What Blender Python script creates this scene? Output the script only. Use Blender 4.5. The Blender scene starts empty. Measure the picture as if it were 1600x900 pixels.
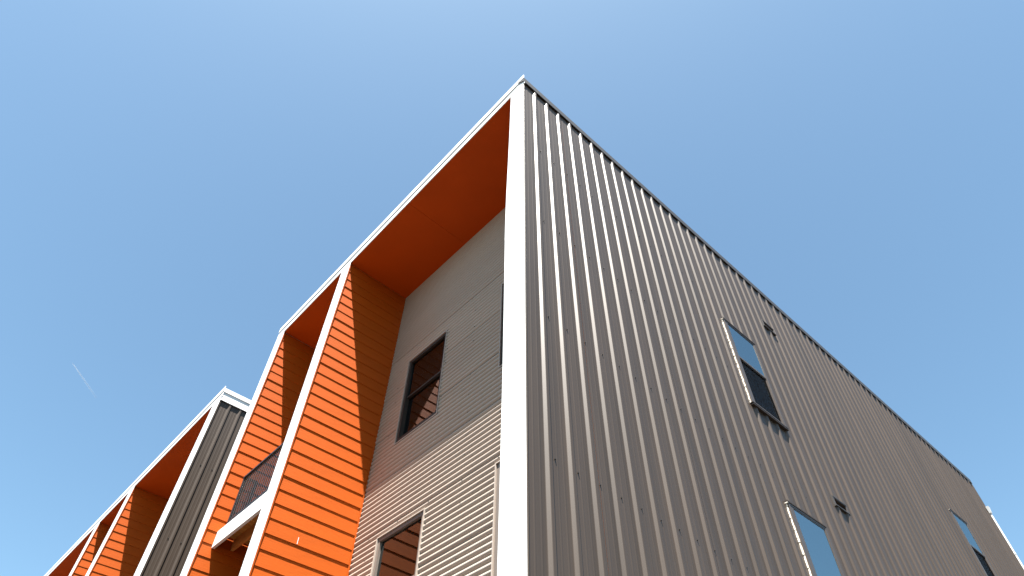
import bpy, math, random
from mathutils import Vector, Matrix
random.seed(7)
scene = bpy.context.scene
COL = scene.collection

# ------------------------------------------------------------------ camera
YAW, PITCH, ROLL = math.radians(48.1077), math.radians(49.4025), math.radians(0.94989)
CAM = Vector((-2.56598, -2.68812, 1.6))
fwd = Vector((math.cos(PITCH)*math.cos(YAW), math.cos(PITCH)*math.sin(YAW), math.sin(PITCH)))
rgt = Vector((math.sin(YAW), -math.cos(YAW), 0.0))
upv = rgt.cross(fwd)
c_, s_ = math.cos(ROLL), math.sin(ROLL)
R2 = c_*rgt + s_*upv
U2 = -s_*rgt + c_*upv
cam_d = bpy.data.cameras.new('camera')
cam = bpy.data.objects.new('camera', cam_d)
COL.objects.link(cam)
m = Matrix((R2, U2, -fwd)).transposed().to_4x4()
m.translation = CAM
cam.matrix_world = m
cam_d.sensor_fit = 'HORIZONTAL'
cam_d.sensor_width = 36.0
cam_d.lens = 993.44/1600*36.0
cam_d.clip_start = 0.05
cam_d.clip_end = 30000
scene.camera = cam

# ------------------------------------------------------------------ light
SUN = Vector((-1.0, -0.78, 3.37)).normalized()
w = bpy.data.worlds.new('World')
scene.world = w
w.use_nodes = True
nt = w.node_tree
sky = nt.nodes.new('ShaderNodeTexSky')
sky.sky_type = 'NISHITA'
sky.sun_disc = False
sky.sun_elevation = math.asin(SUN.z)
sky.sun_rotation = math.atan2(SUN.x, SUN.y) % (2*math.pi)
sky.altitude = 0
sky.air_density = 0.9
sky.dust_density = 1.3
sky.ozone_density = 1.0
wb = nt.nodes.new('ShaderNodeVectorMath')      # white balance of the sky colour
wb.operation = 'MULTIPLY'
wb.inputs[1].default_value = (0.865, 1.035, 0.96)
nt.links.new(sky.outputs[0], wb.inputs[0])
nt.links.new(wb.outputs[0], nt.nodes['Background'].inputs[0])
nt.nodes['Background'].inputs[1].default_value = 0.0525
sun_d = bpy.data.lights.new('sun', 'SUN')
sun_d.energy = 5.0
sun_d.angle = math.radians(0.5)
sun_d.color = (1.0, 0.95, 0.88)
sun = bpy.data.objects.new('sun', sun_d)
COL.objects.link(sun)
sun.rotation_euler = (-SUN).to_track_quat('-Z', 'Y').to_euler()
sun.location = (0, 0, 60)
scene.view_settings.view_transform = 'Standard'
scene.view_settings.look = 'None'
scene.view_settings.exposure = 2.35
scene.view_settings.gamma = 1.0

# ------------------------------------------------------------------ materials
def principled(name, base, rough=0.5, metallic=0.0, spec=0.5):
    mt = bpy.data.materials.new(name)
    mt.use_nodes = True
    b = mt.node_tree.nodes['Principled BSDF']
    b.inputs['Base Color'].default_value = (*base, 1)
    b.inputs['Roughness'].default_value = rough
    b.inputs['Metallic'].default_value = metallic
    b.inputs['Specular IOR Level'].default_value = spec
    return mt, mt.node_tree, b

def noise(t, scale, detail=4, stretch=(1, 1, 1)):
    tc = t.nodes.new('ShaderNodeTexCoord')
    mp = t.nodes.new('ShaderNodeMapping')
    mp.inputs['Scale'].default_value = stretch
    nz = t.nodes.new('ShaderNodeTexNoise')
    nz.inputs['Scale'].default_value = scale
    nz.inputs['Detail'].default_value = detail
    t.links.new(tc.outputs['Object'], mp.inputs[0])
    t.links.new(mp.outputs[0], nz.inputs['Vector'])
    return nz.outputs['Fac']

def vary(t, b, base, fac, amount, rnd=0.0):
    """scale the base colour by 1 +- amount following fac, and by a per object random amount"""
    mr = t.nodes.new('ShaderNodeMapRange')
    mr.inputs[1].default_value = 0.3
    mr.inputs[2].default_value = 0.7
    mr.inputs[3].default_value = 1 - amount
    mr.inputs[4].default_value = 1 + amount
    t.links.new(fac, mr.inputs[0])
    val = mr.outputs[0]
    if rnd:
        oi = t.nodes.new('ShaderNodeObjectInfo')
        m2 = t.nodes.new('ShaderNodeMapRange')
        m2.inputs[3].default_value = 1 - rnd
        m2.inputs[4].default_value = 1 + rnd
        t.links.new(oi.outputs['Random'], m2.inputs[0])
        mm = t.nodes.new('ShaderNodeMath')
        mm.operation = 'MULTIPLY'
        t.links.new(val, mm.inputs[0])
        t.links.new(m2.outputs[0], mm.inputs[1])
        val = mm.outputs[0]
    mx = t.nodes.new('ShaderNodeVectorMath')
    mx.operation = 'SCALE'
    mx.inputs[0].default_value = base
    t.links.new(val, mx.inputs['Scale'])
    t.links.new(mx.outputs[0], b.inputs['Base Color'])

def bump(t, b, fac, strength, dist):
    bp = t.nodes.new('ShaderNodeBump')
    bp.inputs['Strength'].default_value = strength
    bp.inputs['Distance'].default_value = dist
    t.links.new(fac, bp.inputs['Height'])
    t.links.new(bp.outputs[0], b.inputs['Normal'])

M = {}
def simple(key, base, rough, metallic=0.0, var=0.0, rnd=0.0, nscale=3, stretch=(1, 1, 1), bs=0.0, bd=0.001, bscale=40, bstretch=(1, 1, 1), spec=0.5):
    mt, t, b = principled(key, base, rough, metallic, spec)
    if var or rnd:
        vary(t, b, base, noise(t, nscale, 4, stretch), var, rnd)
    if bs:
        bump(t, b, noise(t, bscale, 3, bstretch), bs, bd)
    M[key] = mt
    return mt

simple('white_trim', (0.66, 0.66, 0.655), 0.45, var=0.05, nscale=2.5)
simple('orange_siding', (0.365, 0.064, 0.0018), 0.55, spec=0.2, var=0.05, rnd=0.035, nscale=4, stretch=(0.6, 1, 3), bs=0.35, bd=0.004, bscale=30, bstretch=(0.25, 1, 4))
simple('orange_soffit', (0.46, 0.058, 0.0012), 0.6, spec=0.15, var=0.06, nscale=1.5, bs=0.2, bd=0.002, bscale=60)
simple('orange_board', (0.365, 0.064, 0.0018), 0.6, spec=0.2, var=0.05, nscale=3, bs=0.2, bd=0.002, bscale=60)
simple('bronze_metal', (0.046, 0.0325, 0.0235), 0.48, spec=0.40, var=0.20, rnd=0.07, nscale=1.2, stretch=(7, 7, 0.22), bs=0.08, bd=0.005, bscale=2.2, bstretch=(2.5, 1, 0.5))
simple('dark_bronze_metal', (0.041, 0.029, 0.021), 0.46, spec=0.3, var=0.13, rnd=0.05, nscale=1.2, stretch=(3, 3, 0.3))
simple('corrugated_metal', (0.335, 0.28, 0.235), 0.42, var=0.05, rnd=0.03, nscale=1.5, stretch=(1, 0.4, 2))
simple('bronze_trim', (0.055, 0.043, 0.036), 0.45, var=0.06)
simple('coping_metal', (0.030, 0.026, 0.024), 0.5, var=0.1)
simple('beige_trim', (0.32, 0.275, 0.235), 0.45, var=0.04)
simple('sunlit_frame', (0.13, 0.105, 0.088), 0.5, var=0.05)  # bay window frame with the sunlight on it put into its colour
simple('dark_frame', (0.028, 0.020, 0.016), 0.6, spec=0.25, var=0.05)
simple('black_steel', (0.008, 0.008, 0.010), 0.45, var=0.08)
simple('screw_metal', (0.03, 0.027, 0.025), 0.5)
simple('caulk', (0.72, 0.66, 0.58), 0.6, var=0.12, nscale=25)
simple('wood', (0.40, 0.15, 0.030), 0.7, var=0.2, rnd=0.1, nscale=6, stretch=(6, 1, 6))
simple('deck_wood', (0.42, 0.22, 0.05), 0.75, var=0.2, rnd=0.15, nscale=6, stretch=(1, 6, 6))
simple('interior', (0.02, 0.019, 0.018), 0.9)
simple('blind', (0.55, 0.53, 0.48), 0.8, var=0.05)
simple('roofing', (0.3, 0.3, 0.3), 0.9, var=0.1)
simple('ground_concrete', (0.040, 0.034, 0.027), 0.9, var=0.15, nscale=0.6)

def glass(key, tint, ior):
    mt = bpy.data.materials.new(key)
    mt.use_nodes = True
    t = mt.node_tree
    t.nodes.remove(t.nodes['Principled BSDF'])
    fr = t.nodes.new('ShaderNodeFresnel')
    fr.inputs['IOR'].default_value = ior
    g = t.nodes.new('ShaderNodeBsdfGlossy')
    g.inputs['Roughness'].default_value = 0.015
    g.inputs['Color'].default_value = (0.80, 0.96, 1.0, 1)
    tr = t.nodes.new('ShaderNodeBsdfTransparent')
    tr.inputs['Color'].default_value = (*tint, 1)
    mx = t.nodes.new('ShaderNodeMixShader')
    t.links.new(fr.outputs[0], mx.inputs[0])
    t.links.new(tr.outputs[0], mx.inputs[1])
    t.links.new(g.outputs[0], mx.inputs[2])
    bp = t.nodes.new('ShaderNodeBump')
    bp.inputs['Strength'].default_value = 0.05
    bp.inputs['Distance'].default_value = 0.01
    t.links.new(noise(t, 1.3, 2), bp.inputs['Height'])
    t.links.new(bp.outputs[0], g.inputs['Normal'])
    t.links.new(mx.outputs[0], t.nodes['Material Output'].inputs[0])
    M[key] = mt
glass('window_glass', (0.5, 0.55, 0.55), 1.85)
glass('side_glass', (0.5, 0.56, 0.58), 6.0)

def screen_mat():
    mt = bpy.data.materials.new('insect_screen')
    mt.use_nodes = True
    t = mt.node_tree
    b = t.nodes['Principled BSDF']
    b.inputs['Base Color'].default_value = (0.008, 0.008, 0.009, 1)
    b.inputs['Roughness'].default_value = 1.0
    b.inputs['Specular IOR Level'].default_value = 0.0
    tr = t.nodes.new('ShaderNodeBsdfTransparent')
    mx = t.nodes.new('ShaderNodeMixShader')
    mx.inputs[0].default_value = 0.5
    t.links.new(tr.outputs[0], mx.inputs[1])
    t.links.new(b.outputs[0], mx.inputs[2])
    t.links.new(mx.outputs[0], t.nodes['Material Output'].inputs[0])
    M['insect_screen'] = mt
screen_mat()

# ------------------------------------------------------------------ helpers
class MB:
    def __init__(self):
        self.v, self.f, self.ix = [], [], {}
    def vert(self, p, share=False):
        if share:
            k = (round(p[0], 5), round(p[1], 5), round(p[2], 5))
            if k in self.ix:
                return self.ix[k]
            self.ix[k] = len(self.v)
        self.v.append(tuple(p))
        return len(self.v)-1
    def quad(self, a, b, c, d, share=False):
        self.f.append([self.vert(p, share) for p in (a, b, c, d)])
    def hexa(self, p):
        n = len(self.v)
        self.v += [tuple(q) for q in p]
        for q in ((0, 3, 2, 1), (4, 5, 6, 7), (0, 1, 5, 4), (1, 2, 6, 5), (2, 3, 7, 6), (3, 0, 4, 7)):
            self.f.append([n+i for i in q])
        return self
    def box(self, x0, x1, y0, y1, z0, z1):
        return self.hexa([(x0, y0, z0), (x1, y0, z0), (x1, y1, z0), (x0, y1, z0), (x0, y0, z1), (x1, y0, z1), (x1, y1, z1), (x0, y1, z1)])
    def bar(self, a, b, r):
        """square bar between two points"""
        a, b = Vector(a), Vector(b)
        d = (b-a).normalized()
        s = d.cross(Vector((0, 0, 1)) if abs(d.z) < 0.9 else Vector((1, 0, 0))).normalized()*r
        t = d.cross(s).normalized()*r
        return self.hexa([a-s-t, a+s-t, a+s+t, a-s+t, b-s-t, b+s-t, b+s+t, b-s+t])
    def mesh(self, name, smooth=False):
        me = bpy.data.meshes.new(name)
        me.from_pydata(self.v, [], self.f)
        if smooth:
            me.polygons.foreach_set('use_smooth', [True]*len(me.polygons))
        me.update()
        return me
    def build(self, name, mat, parent=None, smooth=False, bevel=0.0):
        me = self.mesh(name, smooth)
        me.materials.append(M[mat])
        o = bpy.data.objects.new(name, me)
        COL.objects.link(o)
        o.parent = parent
        if bevel:
            bv = o.modifiers.new('edge', 'BEVEL')
            bv.width = bevel
            bv.segments = 2
            bv.limit_method = 'ANGLE'
        return o

def box(name, mat, parent, *b, bevel=0.0):
    return MB().box(*b).build(name, mat, parent, bevel=bevel)

def empty(name, loc, label, cat, group=None):
    o = bpy.data.objects.new(name, None)
    o.empty_display_size = 0.5
    o.location = loc
    COL.objects.link(o)
    o['label'] = label
    o['category'] = cat
    if group:
        o['group'] = group
    return o

def part(name, parent):
    """an empty that gathers the pieces of one part"""
    o = bpy.data.objects.new(name, None)
    o.empty_display_size = 0.2
    COL.objects.link(o)
    o.parent = parent
    return o

def sheet(profile, e0, e1, openings, place, mb, smooth):
    """extrude a (t, depth) profile along e, leaving rectangular openings (t0, t1, e0, e1) out"""
    ts = sorted(set([t for t, _ in profile] + [t for o in openings for t in o[:2] if profile[0][0] < t < profile[-1][0]]))
    def dep(t):
        for (a, da), (b, db) in zip(profile, profile[1:]):
            if a <= t <= b:
                return da + (db-da)*(t-a)/max(b-a, 1e-9)
        return profile[-1][1]
    for a, b in zip(ts, ts[1:]):
        mid = (a+b)/2
        spans = [(e0, e1)]
        for o in openings:
            if o[0] <= mid <= o[1]:
                nxt = []
                for s0, s1 in spans:
                    if o[2] > s0: nxt.append((s0, min(s1, o[2])))
                    if o[3] < s1: nxt.append((max(s0, o[3]), s1))
                spans = [s for s in nxt if s[1]-s[0] > 1e-4]
        da, db = dep(a), dep(b)
        for s0, s1 in spans:
            mb.quad(place(a, s0, da), place(b, s0, db), place(b, s1, db), place(a, s1, da), smooth)

# ------------------------------------------------------------------ ground
def ground():
    mb = MB()
    n = 48
    ring = [[(r*math.cos(2*math.pi*i/n), r*math.sin(2*math.pi*i/n), 0) for i in range(n)] for r in (20, 200, 2000, 12000)]
    c = mb.vert((0, 0, 0))
    idx = [[mb.vert(p) for p in rg] for rg in ring]
    for i in range(n):
        j = (i+1) % n
        mb.f.append([c, idx[0][i], idx[0][j]])
        for k in range(3):
            mb.f.append([idx[k][i], idx[k+1][i], idx[k+1][j], idx[k][j]])
    o = mb.build('ground', 'ground_concrete')
    o['kind'] = 'structure'
ground()

# ------------------------------------------------------------------ building elements
HS = 10.4515       # underside of the roof edge
D = 1.243          # depth of the recessed bays
PITCH_RIB = 0.2408
CLAP = 0.1947
CLAP0 = 5.773 - 29*CLAP

def rib_profile(x0, x1, first):
    """ribbed steel panel: depth 0 is the pan, positive towards the viewer"""
    h = 0.024
    pts = [(x0, 0.0)]
    k = math.floor((x0-first)/PITCH_RIB)-1
    while first+k*PITCH_RIB < x1+0.2:
        c = first+k*PITCH_RIB
        for dt, d in ((-.043, 0), (-.038, .002), (-.017, h-.002), (-.012, h), (.012, h), (.018, h-.002), (.036, .0022), (.042, 0), (.080, 0), (.088, .0015), (.095, .0015), (.103, 0), (.143, 0), (.151, .0015), (.158, .0015), (.166, 0)):
            if x0 < c+dt < x1:
                pts.append((c+dt, d))
        k += 1
    pts.append((x1, 0.0))
    return pts

def window(parent, place, u0, u1, v0, v1, style, blind=None, railf=None):
    """double hung window; place(u, v, n) maps right, up and outward to the building"""
    wn = part('window', parent)
    def b(name, mat, a0, a1, c0, c1, n0, n1, bevel=0.0, mb=None):
        p, q = place(a0, c0, n0), place(a1, c1, n1)
        lo = [min(i, j) for i, j in zip(p, q)]
        hi = [max(i, j) for i, j in zip(p, q)]
        mb2 = mb or MB()
        mb2.box(lo[0], hi[0], lo[1], hi[1], lo[2], hi[2])
        if mb is None:
            return mb2.build(name, mat, wn, bevel=bevel)
    def ring(name, mat, a0, a1, c0, c1, t, n0, n1, tb=None):
        mb = MB()
        tb = t if tb is None else tb
        b(name, mat, a0, a0+t, c0, c1, n0, n1, mb=mb)
        b(name, mat, a1-t, a1, c0, c1, n0, n1, mb=mb)
        b(name, mat, a0+t, a1-t, c1-t, c1, n0, n1-0.001, mb=mb)
        b(name, mat, a0+t, a1-t, c0, c0+tb, n0, n1-0.001, mb=mb)
        return mb.build(name, mat, wn)
    vm = v0 + (v1-v0)*(railf or (0.53 if style == 'bay' else 0.555))
    if style == 'bay':
        ring('casing', 'beige_trim', u0, u1, v0, v1, 0.015, -0.05, 0.024)
        fm = 'dark_frame' if v1 > 6 else 'sunlit_frame'      # sun and shade put into the frame colour: lighter low, darker high
        ring('frame', fm, u0+.0155, u1-.0155, v0+.0155, v1-.0155, 0.046, -0.075, 0.006, 0.07)
        g0, g1, h0, h1 = u0+.0615, u1-.0615, v0+.0855, v1-.0615
        nu, nl, gm = -0.028, -0.060, 'window_glass'
    else:
        ring('casing', 'bronze_trim', u0, u1, v0, v1, 0.026, -0.10, 0.034)
        b('jamb_board', 'bronze_trim', u0+.0265, u0+.075, v0+.0265, v1-.0265, -0.09, 0.030)
        ring('frame', 'bronze_trim', u0+.0755, u1-.0265, v0+.0265, v1-.0265, 0.016, -0.09, 0.030, 0.03)
        g0, g1, h0, h1 = u0+.092, u1-.043, v0+.057, v1-.043
        nu, nl, gm = 0.024, 0.004, 'side_glass'
        b('sill', 'dark_frame', u0-.012, u1+.012, v0-.030, v0-.002, 0.0, 0.046)
        b('sill_flashing', 'bronze_trim', u0-.02, u1+.02, v0-.001, v0+.004, 0.0, 0.050)
        b('head_flashing', 'dark_frame', u0-.02, u1+.02, v1+.001, v1+.018, 0.0, 0.040)
        # ragged bead of sealant where the left return meets the ribbed wall
        mb = MB()
        n = 34 if u0 < 8 else 0
        for i in range(n):
            z0, z1 = v0+(v1-v0)*i/n, v0+(v1-v0)*(i+1)/n
            wv = 0.007+0.003*math.sin(i*2.1)+random.uniform(-.0015, .0015)
            b('', '', u0-.002-wv, u0-.0005, z0, z1, -0.005, 0.017+random.uniform(-.003, .003), mb=mb)
        b('', '', u0-.018, u0-.001, v1-.012, v1+.012, 0.0, 0.036, mb=mb)
        mb.build('sealant_bead', 'caulk', wn)
    b('pane', gm, g0, g1, vm+.016, h1, nu-.004, nu)
    b('pane', gm, g0, g1, h0, vm-.016, nl-.004, nl)
    b('meeting_rail', fm if style == 'bay' else 'bronze_trim', g0, g1, vm-.0155, vm+.0155, nl-.006, nu+.004)
    if style != 'bay':
        b('insect_screen', 'insect_screen', g0+.004, g1-.004, h0+.004, vm-.017, nl+.010, nl+.011)
        ring('screen_frame', 'bronze_trim', g0+.0005, g1-.0005, h0+.001, vm-.0162, 0.014, nl+.006, nl+.016)
    # the room behind: closed box open to the window
    mb = MB()
    q = 0.012
    b('', '', u0-.1, u1+.1, v0-.1, v1+.1, -.30, -.29, mb=mb)
    b('', '', u0-.1, u0-.09, v0-.09, v1+.09, -.289, -.101, mb=mb)
    b('', '', u1+.09, u1+.1, v0-.09, v1+.09, -.289, -.101, mb=mb)
    b('', '', u0-.089, u1+.089, v0-.1, v0-.09, -.289, -.101, mb=mb)
    b('', '', u0-.089, u1+.089, v1+.09, v1+.1, -.289, -.101, mb=mb)
    mb.build('reveal', 'interior', wn)
    if blind:
        f0, f1, c0, c1 = blind
        mb = MB()
        a0, a1 = g0+(g1-g0)*f0, g0+(g1-g0)*f1
        n = 9
        for i in range(n):
            p0, p1 = a0+(a1-a0)*i/n, a0+(a1-a0)*(i+0.93)/n
            dn = 0.012*(i % 2)
            b('', '', p0, p1, v0+(v1-v0)*c0, v0+(v1-v0)*c1, -.16-dn, -.155-dn, mb=mb)
        mb.build('curtain', 'blind', wn)
    return wn

def loose(mb):
    """one mesh builder for every connected piece"""
    up = list(range(len(mb.v)))
    def find(i):
        while up[i] != i:
            up[i] = up[up[i]]
            i = up[i]
        return i
    for f in mb.f:
        for q in f[1:]:
            up[find(q)] = find(f[0])
    out = {}
    for f in mb.f:
        p = out.setdefault(find(f[0]), MB())
        p.quad(*[mb.v[q] for q in f], share=True)
    return list(out.values())

def corrugated_wall(bld, name, y0, y1, openings):
    """recessed wall of horizontal corrugated sheets facing the street (-x)"""
    wall = part(name, bld)
    pitch = 0.0715
    amp = 0.0165
    seams = [8.757-0.7865*k for k in range(0, 12)]
    edges = [HS-.001] + seams
    for hi, lo in zip(edges, edges[1:]):
        if hi <= 0.03:
            break
        lo = max(lo, 0.02)
        top = hi
        hi -= 0.009 if abs(hi-8.757) < .001 else (0.001 if hi < HS-.1 else 0)
        n0 = int((hi-lo)/pitch*10)+1
        pr = []
        tilt = random.uniform(0.006, 0.008)
        for i in range(n0+1):
            z = lo+(hi-lo)*i/n0
            ph = (z-6.018)/pitch*math.pi
            pr.append((z, amp*(2*abs(math.cos(ph))**0.75-1.1) + tilt*(1-(z-lo)/(hi-lo))))
        ops = [(o[2], o[3], o[0], o[1]) for o in openings]
        mb = MB()
        sheet(pr, y0, y1, ops, lambda t, e, d: (D-d, e, t), mb, True)
        for piece in loose(mb):
            piece.build('corrugated_sheet', 'corrugated_metal', wall, smooth=True)
    mb = MB()
    z, k = 8.4, 0
    while z > 3.0:
        for j in range(-1, 12):
            y = 2.326+j*0.61
            if not (y0+.05 < y < y1-.05):
                continue
            if any(o[0]-.03 < y < o[1]+.03 and o[2] < z < o[3] for o in openings):
                continue
            hexagon(mb, Vector((D-.012, y, z)), Vector((-1, 0, 0)), 0.007, 0.006)
        z -= 0.2775 if k % 2 else 0.34
        k += 1
    s = mb.build('screw', 'screw_metal', wall)
    s['kind'] = 'stuff'
    return wall

def hexagon(mb, c, n, r, h):
    a = Vector((0, 0, 1))
    s = n.cross(a)
    n0 = len(mb.v)
    for k in (0, 1):
        for i in range(6):
            t = i*math.pi/3
            mb.v.append(tuple(c + n*h*k + r*(math.cos(t)*a+math.sin(t)*s)))
    for i in range(6):
        j = (i+1) % 6
        mb.f.append([n0+i, n0+j, n0+6+j, n0+6+i])
    mb.f.append([n0+6+i for i in range(6)])

clap_meshes = {}
def clap_mesh(x0, x1, h):
    key = (round(x0, 3), round(x1, 3), round(h, 3))
    if key not in clap_meshes:
        mb = MB()
        yb, yt = -0.0138, -0.003
        mb.hexa([(x0, yb, 0), (x1, yb, 0), (x1, 0, 0), (x0, 0, 0), (x0, yt, h), (x1, yt, h), (x1, 0, h), (x0, 0, h)])
        me = mb.mesh('clapboard')
        me.materials.append(M['orange_siding'])
        clap_meshes[key] = me
    return clap_meshes[key]

def fin(bld, yr, yl):
    """dividing wall between two bays: white front board, orange lap siding on the side facing the viewer"""
    f = part('dividing_fin', bld)
    box('front_board', 'white_trim', f, 0.0, 0.012, yr, yl, 0, HS+.0, bevel=0.003)
    box('corner_strip', 'orange_board', f, 0.0125, 0.030, yr+.003, yr+.05, 0, HS-.003, bevel=0.002)
    yp = yr+.028
    box('core', 'orange_board', f, 0.0305, D+.15, yp+.004, yl-.003, 0, HS-.002)
    box('inner_corner_strip', 'orange_board', f, D-.035, D-.014, yp-.014, yp+.003, 0, HS-.004)
    k = 0
    z = CLAP0
    while z < HS-.02:
        h = min(CLAP+.016, HS-.003-z)
        o = bpy.data.objects.new('clapboard', clap_mesh(0.034, D-.037, h))
        COL.objects.link(o)
        o.parent = f
        o.location = (random.uniform(-.001, .001), yp+.002+random.uniform(-.0012, .0012), max(z, .0)+random.uniform(-.0012, .0012))
        z += CLAP
        k += 1
    return f

def soffit(bld, y0, y1, seams):
    s = part('soffit', bld)
    es = [y0]+seams+[y1]
    for a, b in zip(es, es[1:]):
        box('soffit_panel', 'orange_soffit', s, 0.0125, D+.15, a+.002, b-.002, HS+.004+random.uniform(0, .0015), HS+.016)
    box('backing', 'interior', s, 0.03, D+.15, y0, y1, HS+.02, HS+.06)

def prism(mb, prof, x0, z0, x1, z1):
    """extrude a (y, z) profile along x with a rise from z0 to z1"""
    n = len(prof)
    a = [mb.vert((x0, y, z+z0)) for y, z in prof]
    b = [mb.vert((x1, y, z+z1)) for y, z in prof]
    for i in range(n):
        j = (i+1) % n
        mb.f.append([a[i], a[j], b[j], b[i]])
    mb.f.append(a[::-1])
    mb.f.append(b)

# ------------------------------------------------------------------ the corner building
GROUP = 'apartment buildings in the row'
L = 15.68
SLOPE = 0.018
Y1, Y1L, Y2, Y2L = 4.4887, 4.7697, 6.8284, 7.1117
POST = 0.2668
b1 = empty('apartment_building', (0, 0, 0), 'large apartment building at the corner with bronze ribbed side wall and orange recessed bays', 'building', GROUP)

# ribbed side wall (y = 0, facing the viewer's right)
def side_windows(b, PAN):
    pl = lambda u, v, n: (u, PAN-n, v)
    boxes = []
    for wx in (4.0, 11.60):
        for top in (8.43, 5.455, 2.49):
            boxes.append((wx, wx+0.80, top-1.57, top))
    for i, (u0, u1, v0, v1) in enumerate(boxes):
        window(b, pl, u0, u1, v0, v1, 'side', blind=[(0.30, 1.0, 0.0, 0.55), (0.72, 1.0, 0.0, 0.95), None, None, (0.4, 0.8, 0.1, 0.9), None][i], railf=0.38 if i in (1, 4) else None)
    return boxes

PAN = 0.012
wins = side_windows(b1, PAN)
side = part('side_wall', b1)
ops = [(a+.004, b-.004, c+.004, d-.004) for a, b, c, d in wins]
ops += [(5.60, 5.94, 9.43, 9.555), (5.48, 5.82, 6.03, 6.15)]
first = 0.2330
x = 0.0055
k = 0
mod = 3*PITCH_RIB
while x < L-.03:
    xe = min(first + (k*3+2)*PITCH_RIB + 0.06, L-.012)
    off = 0.0015*(k % 2) + random.uniform(0, .0006)
    lean = random.uniform(-.0015, .0015)
    mb = MB()
    top = HS+.075+SLOPE*x
    sheet(rib_profile(x, xe, first), 0.02, top, ops, lambda t, e, d, off=off, lean=lean: (t, PAN-d-off-lean*e/10, e), mb, True)
    for piece in loose(mb):
        piece.build('metal_panel', 'bronze_metal', side)
    x = xe
    k += 1
mb = MB()
for z in (1.27, 2.78, 4.285, 5.793, 7.303, 8.835):
    for k in range(66):
        xx = 0.020+k*PITCH_RIB*0.985+.003*math.sin(k*5.1)
        if k:
            xx = first + (k-1)*PITCH_RIB + 0.066
        if xx > L-.1 or any(a-.05 < xx < b+.05 and c-.03 < z < d+.03 for a, b, c, d in wins):
            continue
        zz = z+random.uniform(-.008, .008)
        hexagon(mb, Vector((xx, PAN-.0015, zz)), Vector((0, -1, 0)), 0.0075, 0.005)
        hexagon(mb, Vector((xx, PAN-.0065, zz)), Vector((0, -1, 0)), 0.0048, 0.005)
scr = mb.build('screw', 'screw_metal', side)
scr['kind'] = 'stuff'
# wall vents: projecting hood with a dark throat, flange and bottom lip
def vent(b, x0, x1, z0, z1):
    v = part('wall_vent', b)
    mb = MB()
    mb.box(x0, x0+.018, PAN-.024, PAN+.16, z0, z1).box(x1-.018, x1, PAN-.024, PAN+.06, z0, z1)
    mb.box(x0+.018, x1-.018, PAN-.024, PAN+.16, z1-.012, z1-.001)
    mb.build('hood', 'bronze_trim', v)
    MB().box(x0+.018, x1-.018, PAN+.15, PAN+.16, z0, z1-.013).build('throat', 'interior', v)
    MB().box(x0-.012, x1+.012, PAN-.036, PAN+.16, z0-.014, z0-.0005).build('bottom_lip', 'coping_metal', v)
    MB().box(x0-.012, x0-.0005, PAN-.026, PAN, z0, z1+.012).box(x1+.0005, x1+.012, PAN-.026, PAN, z0, z1+.012).box(x0, x1, PAN-.028, PAN, z1, z1+.012).build('flange', 'coping_metal', v)
for o in ops[-2:]:
    vent(b1, *o)

# roof edge of the side wall: thin bronze coping in lengths
cp = part('side_coping', b1)
xs = [-.016, 3.05, 6.1, 9.15, 12.2, L+.02]
for a, b in zip(xs, xs[1:]):
    mb = MB()
    prism(mb, [(-.020, .048), (-.012, .044), (-.012, .060), (.10, .16), (.10, .185), (-.020, .172)], a+.0012, HS+SLOPE*a, b-.0012, HS+SLOPE*b)
    mb.build('coping_length', 'coping_metal', cp)
rf = MB()
prism(rf, [(.10, .10), (7.09, .10), (7.09, .17), (.10, .17)], 0.02, HS, L, HS+SLOPE*L)
rf.build('roof', 'roofing', b1)

# white corner post
post = part('corner_post', b1)
def bent_trim(x0, x1, y0, edge):
    """sheet metal trim whose free edge is not quite straight: edge is a list of (z, y)"""
    mb = MB()
    n = len(edge)
    ids = [[mb.vert(p) for p in ((x0, y0, z), (x0, y, z), (x1, y, z), (x1, y0, z))] for z, y in edge]
    for a, b in zip(ids, ids[1:]):
        for i in range(4):
            j = (i+1) % 4
            mb.f.append([a[j], a[i], b[i], b[j]])
    mb.f.append(ids[0])
    mb.f.append(ids[-1][::-1])
    mb.build('trim_board', 'white_trim', post)
bent_trim(0.0, 0.005, 0.0, [(0, .266), (4.0, .267), (5.2, .273), (6.0, .282), (6.944, .296)])
bent_trim(0.0014, 0.005, 0.0012, [(6.953, .300), (7.4, .302), (7.9, .298), (8.6, .286), (9.4, .275), (HS, .268)])
box('post_core', 'orange_board', post, 0.0056, D+.15, 0.045, POST-.004, 0, HS)

# front roof edge: white fascia and projecting white coping
def front_edge(bld, y0, y1, lengths):
    f = part('front_fascia', bld)
    for a, b in zip(lengths, lengths[1:]):
        box('fascia_board', 'white_trim', f, 0.0, 0.012, a+.001, b-.001, HS+.0005, HS+.17)
    c = part('front_coping', bld)
    for i, (a, b) in enumerate(zip(lengths, lengths[1:])):
        mb = MB()
        mb.box(-.013, -.001, a+.001, b-.001, HS+.150, HS+.272)
        mb.box(-.001, .24, a+(.14 if i == 0 else .001), b-.001, HS+.235, HS+.2718)
        mb.build('coping_length', 'white_trim', c)
front_edge(b1, 0, Y2L, [-.0205, 2.76, 5.5, Y2L])

fin(b1, Y1, Y1L)
fin(b1, Y2, Y2L)
soffit(b1, POST-.003, Y1+.03, [2.775])
soffit(b1, Y1L-.003, Y2+.03, [])

# bay walls with their windows
bay = []
for top in (8.49, 5.535, 2.57):
    for ya, yb in ((2.985, 3.955), (0.79, 1.758)):
        bay.append((ya, yb, top-1.59, top))
corrugated_wall(b1, 'bay_wall', POST-.004, Y1+.03, bay)
for ya, yb, za, zb in bay:
    window(b1, lambda u, v, n: (D-n, -u, v), -yb, -ya, za, zb, 'bay')
corrugated_wall(b1, 'balcony_wall', Y1L-.004, Y2+.03, [])
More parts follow.
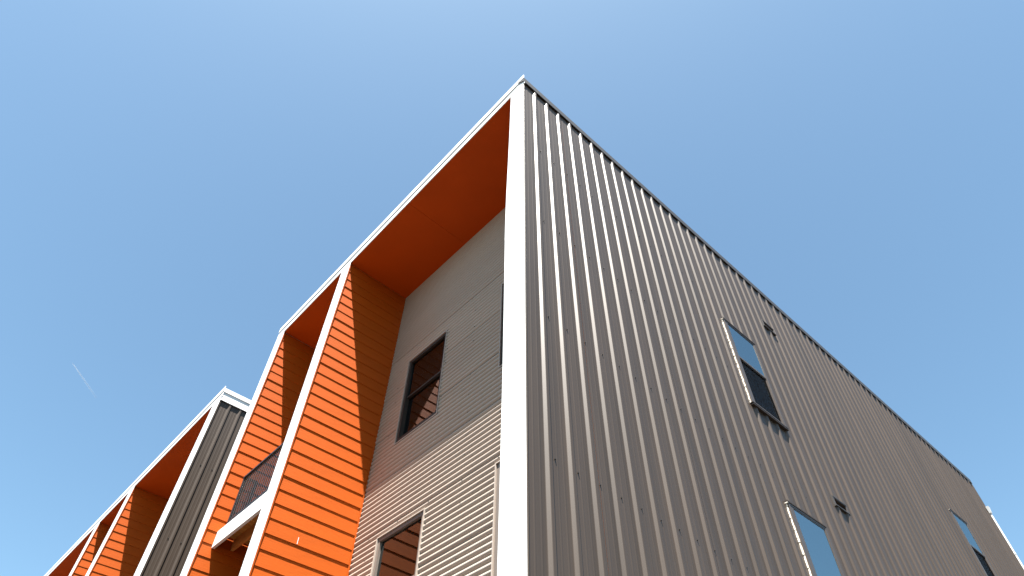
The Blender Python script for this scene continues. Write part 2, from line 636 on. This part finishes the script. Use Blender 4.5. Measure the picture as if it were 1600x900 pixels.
# small white scratch of paint on the orange siding
f1 = [o for o in b1.children if o.name.startswith('dividing_fin')][0]
MB().box(0.462, 0.470, Y1+.0135, Y1+.016, 5.39, 5.475).build('paint_mark', 'white_trim', f1)

# body of the building behind the cladding
box('main_wall', 'interior', b1, D+.42, L-.06, 0.36, 7.0, 0, 10.5)
box('rear_wall', 'bronze_metal', b1, L-.05, L-.014, 0.02, 7.09, 0, 10.55)
box('party_wall', 'bronze_metal', b1, D+.16, L-.052, 7.06, 7.09, 0, 10.5)
box('corner_flashing', 'bronze_trim', b1, L-.011, L+.012, -.012, .08, 0, 10.70)

# white downspout at the far corner
dsp = part('downspout', b1)
MB().hexa([(L-.06, -.055, 9.94), (L+.015, -.055, 9.94), (L+.015, -.012, 9.94), (L-.06, -.012, 9.94),
           (L-.09, -.075, 10.10), (L+.03, -.075, 10.10), (L+.03, -.012, 10.10), (L-.09, -.012, 10.10)]).build('conductor_head', 'white_trim', dsp)
box('pipe', 'white_trim', dsp, L-.045, L+.0118, -.040, -.013, 0.1, 9.9399)
for z in (8.9, 6.5, 4.0):
    box('strap', 'white_trim', dsp, L-.050, L+.016, -.043, -.0128, z, z+.05)

# balcony between the two fins
bal = part('balcony', b1)
XB = 0.198
ya, yb = Y1L+.001, Y2+.022
box('edge_beam', 'white_trim', bal, XB, XB+.045, ya, yb, 6.112, 6.372, bevel=0.003)
for xj in (0.47, 0.78, 1.09):
    box('joist', 'wood', bal, xj, xj+.04, ya, yb, 6.16, 6.338)
y = ya+.01
while y < yb-.05:
    y2 = min(y+.138, yb-.004)
    box('deck_board', 'deck_wood', bal, XB+.047, D-.02, y, y2-.008, 6.340, 6.370)
    y += .138
box('ledger', 'orange_board', bal, XB+.047, D-.03, yb-.035, yb-.0005, 6.09, 6.155)
rail = part('balcony_railing', b1)
yr0, yr1 = ya+.003, 6.575
zt, zb = 7.165, 6.392
box('top_rail', 'black_steel', rail, XB-.006, XB+.040, yr0, yr1, zt-.028, zt)
box('bottom_rail', 'black_steel', rail, XB+.002, XB+.032, yr0, yr1-.041, zb, zb+.026)
for xp in (XB, XB+.185):
    box('post', 'black_steel', rail, xp-.001, xp+.039, yr1-.040, yr1-.0005, 6.373, zt-.0285)
box('post', 'black_steel', rail, XB+.0005, XB+.035, yr0+.001, yr0+.035, 6.373, zt-.0285)
box('return_rail', 'black_steel', rail, XB+.0405, XB+.224, yr1-.038, yr1-.002, zt-.0275, zt-.001)
box('return_bottom_rail', 'black_steel', rail, XB+.0385, XB+.1835, yr1-.034, yr1-.006, zb, zb+.026)
def mesh_infill(axis, a0, a1, c, z0, z1):
    mb = MB()
    p = 0.046
    n = int((a1-a0+z1-z0)/p)+1
    for i in range(n):
        # rising and falling wires, clipped to the panel
        for sgn in (1, -1):
            t = i*p
            lo = max(0, t-(z1-z0))
            hi = min(a1-a0, t)
            if hi-lo < .01:
                continue
            q = []
            for aa in (lo, hi):
                zz = z0+(t-aa)
                av = a0+aa if sgn > 0 else a1-aa
                q.append((c+.002*sgn, av, zz) if axis == 'y' else (av, c+.002*sgn, zz))
            mb.bar(q[0], q[1], 0.0030)
    o = mb.build('wire_mesh', 'black_steel', rail)
    o['kind'] = 'stuff'
mesh_infill('y', yr0, yr1-.02, XB+.017, zb+.02, zt-.02)
mesh_infill('x', XB+.03, XB+.19, yr1-.02, zb+.02, zt-.02)

# ------------------------------------------------------------------ the next building in the row
B2R, B2P = 9.5272, 9.9270
b2 = empty('apartment_building', (0, B2R, 0), 'apartment building further along beyond the gap, with white roof edge round its corner', 'building', GROUP)
b2.location = (0, 0, 0)      # its pieces are built in street coordinates, moved to its own base below
side2 = part('side_wall', b2)
x, k = 0.014, 0
first2 = 0.262
PAN2 = B2R+.024
while x < L-.03:
    xe = min(first2 + (k*3+2)*PITCH_RIB + 0.06, L-.012)
    mb = MB()
    off = 0.0015*(k % 2)
    sheet(rib_profile(x, xe, first2), 0.02, HS, [], lambda t, e, d, off=off: (t, PAN2-d-off, e), mb, False)
    mb.build('metal_panel', 'dark_bronze_metal', side2)
    x = xe
    k += 1
mb = MB()
for z in (4.285, 5.793, 7.303, 8.835):
    for k in range(40):
        hexagon(mb, Vector((first2+(k-1)*PITCH_RIB+.172, PAN2-.0015, z)), Vector((0, -1, 0)), 0.010, 0.008)
s = mb.build('screw', 'screw_metal', side2)
s['kind'] = 'stuff'
post2 = part('corner_post', b2)
box('trim_board', 'white_trim', post2, 0.0, 0.0125, B2R, B2P, 0, HS-.06, bevel=0.003)
box('trim_board', 'white_trim', post2, 0.0008, 0.0125, B2R+.001, B2P, HS-.0595, HS, bevel=0.002)
box('post_core', 'orange_board', post2, 0.013, D+.15, B2R+.05, B2P-.004, 0, HS)
F2 = [(14.3514, 14.7061), (16.7797, 17.1332)]
YE = 22.6
front_edge(b2, B2R, YE, [B2R-.0215, 13.0, 17.0, YE])
sf = part('side_fascia', b2)
box('fascia_board', 'white_trim', sf, 0.0125, L, B2R-.008, B2R+.012, HS-.085, HS+.17)
sc = part('side_coping', b2)
MB().box(-.001, L, B2R-.024, B2R-.0085, HS+.12, HS+.22).build('coping_length', 'white_trim', sc)
for a, b in F2:
    fin(b2, a, b)
fin(b2, YE-.35, YE)
soffit(b2, B2P-.003, F2[0][0]+.03, [12.2])
soffit(b2, F2[0][1]-.003, F2[1][0]+.03, [])
soffit(b2, F2[1][1]-.003, YE-.32, [19.7])
bay2 = []
for top in (8.49, 5.535):
    for ya, yb in ((10.6, 11.57), (12.8, 13.77)):
        bay2.append((ya, yb, top-1.59, top))
corrugated_wall(b2, 'bay_wall', B2P-.004, F2[0][0]+.03, bay2)
for ya, yb, za, zb in bay2:
    window(b2, lambda u, v, n: (D-n, -u, v), -yb, -ya, za, zb, 'bay')
corrugated_wall(b2, 'balcony_wall', F2[0][1]-.004, F2[1][0]+.03, [])
corrugated_wall(b2, 'bay_wall', F2[1][1]-.004, YE-.32, [])
box('main_wall', 'interior', b2, D+.42, L-.06, B2R+.3, YE-.1, 0, 10.5)
box('rear_wall', 'bronze_metal', b2, L-.05, L-.014, B2R+.02, YE-.02, 0, 10.55)
box('party_wall', 'bronze_metal', b2, D+.16, L-.052, YE-.08, YE-.03, 0, 10.5)
rf = MB()
prism(rf, [(B2R+.02, .18), (YE-.02, .18), (YE-.02, .20), (B2R+.02, .20)], 0.03, HS, L, HS)
rf.build('roof', 'roofing', b2)

b2.location = (0, B2R, 0)
for ch in b2.children:
    ch.location.y -= B2R

# ------------------------------------------------------------------ contrail
def contrail():
    def at(px, py, dist):
        d = fwd*993.44 + R2*(px-800) - U2*(py-450)
        return CAM + d.normalized()*dist
    a, b = at(113, 567, 5200), at(151, 622, 6000)
    ax = (b-a)
    ln = ax.length
    zx = ax.normalized()
    s = zx.cross(Vector((0, 0, 1))).normalized()
    t = zx.cross(s)
    mb = MB()
    n, ns = 40, 8
    for i in range(n+1):
        f = i/n
        r = 6.0*(0.35+0.75*f)*(1+.15*math.sin(i*1.7))*min(1, f*12+.15)
        c = zx*ln*f
        for j in range(ns):
            th = 2*math.pi*j/ns
            mb.v.append(tuple(c+r*(math.cos(th)*s+math.sin(th)*t)))
    for i in range(n):
        for j in range(ns):
            k = (j+1) % ns
            mb.f.append([i*ns+j, i*ns+k, (i+1)*ns+k, (i+1)*ns+j])
    mt = bpy.data.materials.new('contrail_vapour')
    mt.use_nodes = True
    tr = mt.node_tree
    d = tr.nodes['Principled BSDF']
    d.inputs['Base Color'].default_value = (.9, .9, .9, 1)
    d.inputs['Roughness'].default_value = 1
    tp = tr.nodes.new('ShaderNodeBsdfTransparent')
    mx = tr.nodes.new('ShaderNodeMixShader')
    tc = tr.nodes.new('ShaderNodeTexCoord')
    sx = tr.nodes.new('ShaderNodeSeparateXYZ')
    tr.links.new(tc.outputs['Generated'], sx.inputs[0])
    mr = tr.nodes.new('ShaderNodeMapRange')
    mr.inputs[1].default_value = 0.0
    mr.inputs[2].default_value = 1.0
    # the trail thins out with its age
    big = max(range(3), key=lambda i: abs(ax[i]))
    fresh, old = 0.22, 0.02
    mr.inputs[3].default_value = fresh if ax[big] > 0 else old
    mr.inputs[4].default_value = old if ax[big] > 0 else fresh
    tr.links.new(sx.outputs[big], mr.inputs[0])
    tr.links.new(mr.outputs[0], mx.inputs[0])
    tr.links.new(tp.outputs[0], mx.inputs[1])
    tr.links.new(d.outputs[0], mx.inputs[2])
    tr.links.new(mx.outputs[0], tr.nodes['Material Output'].inputs[0])
    M['contrail_vapour'] = mt
    o = mb.build('contrail', 'contrail_vapour', smooth=True)
    o.location = a
    o['label'] = 'short thin white contrail in the blue sky at left'
    o['category'] = 'contrail'
contrail()
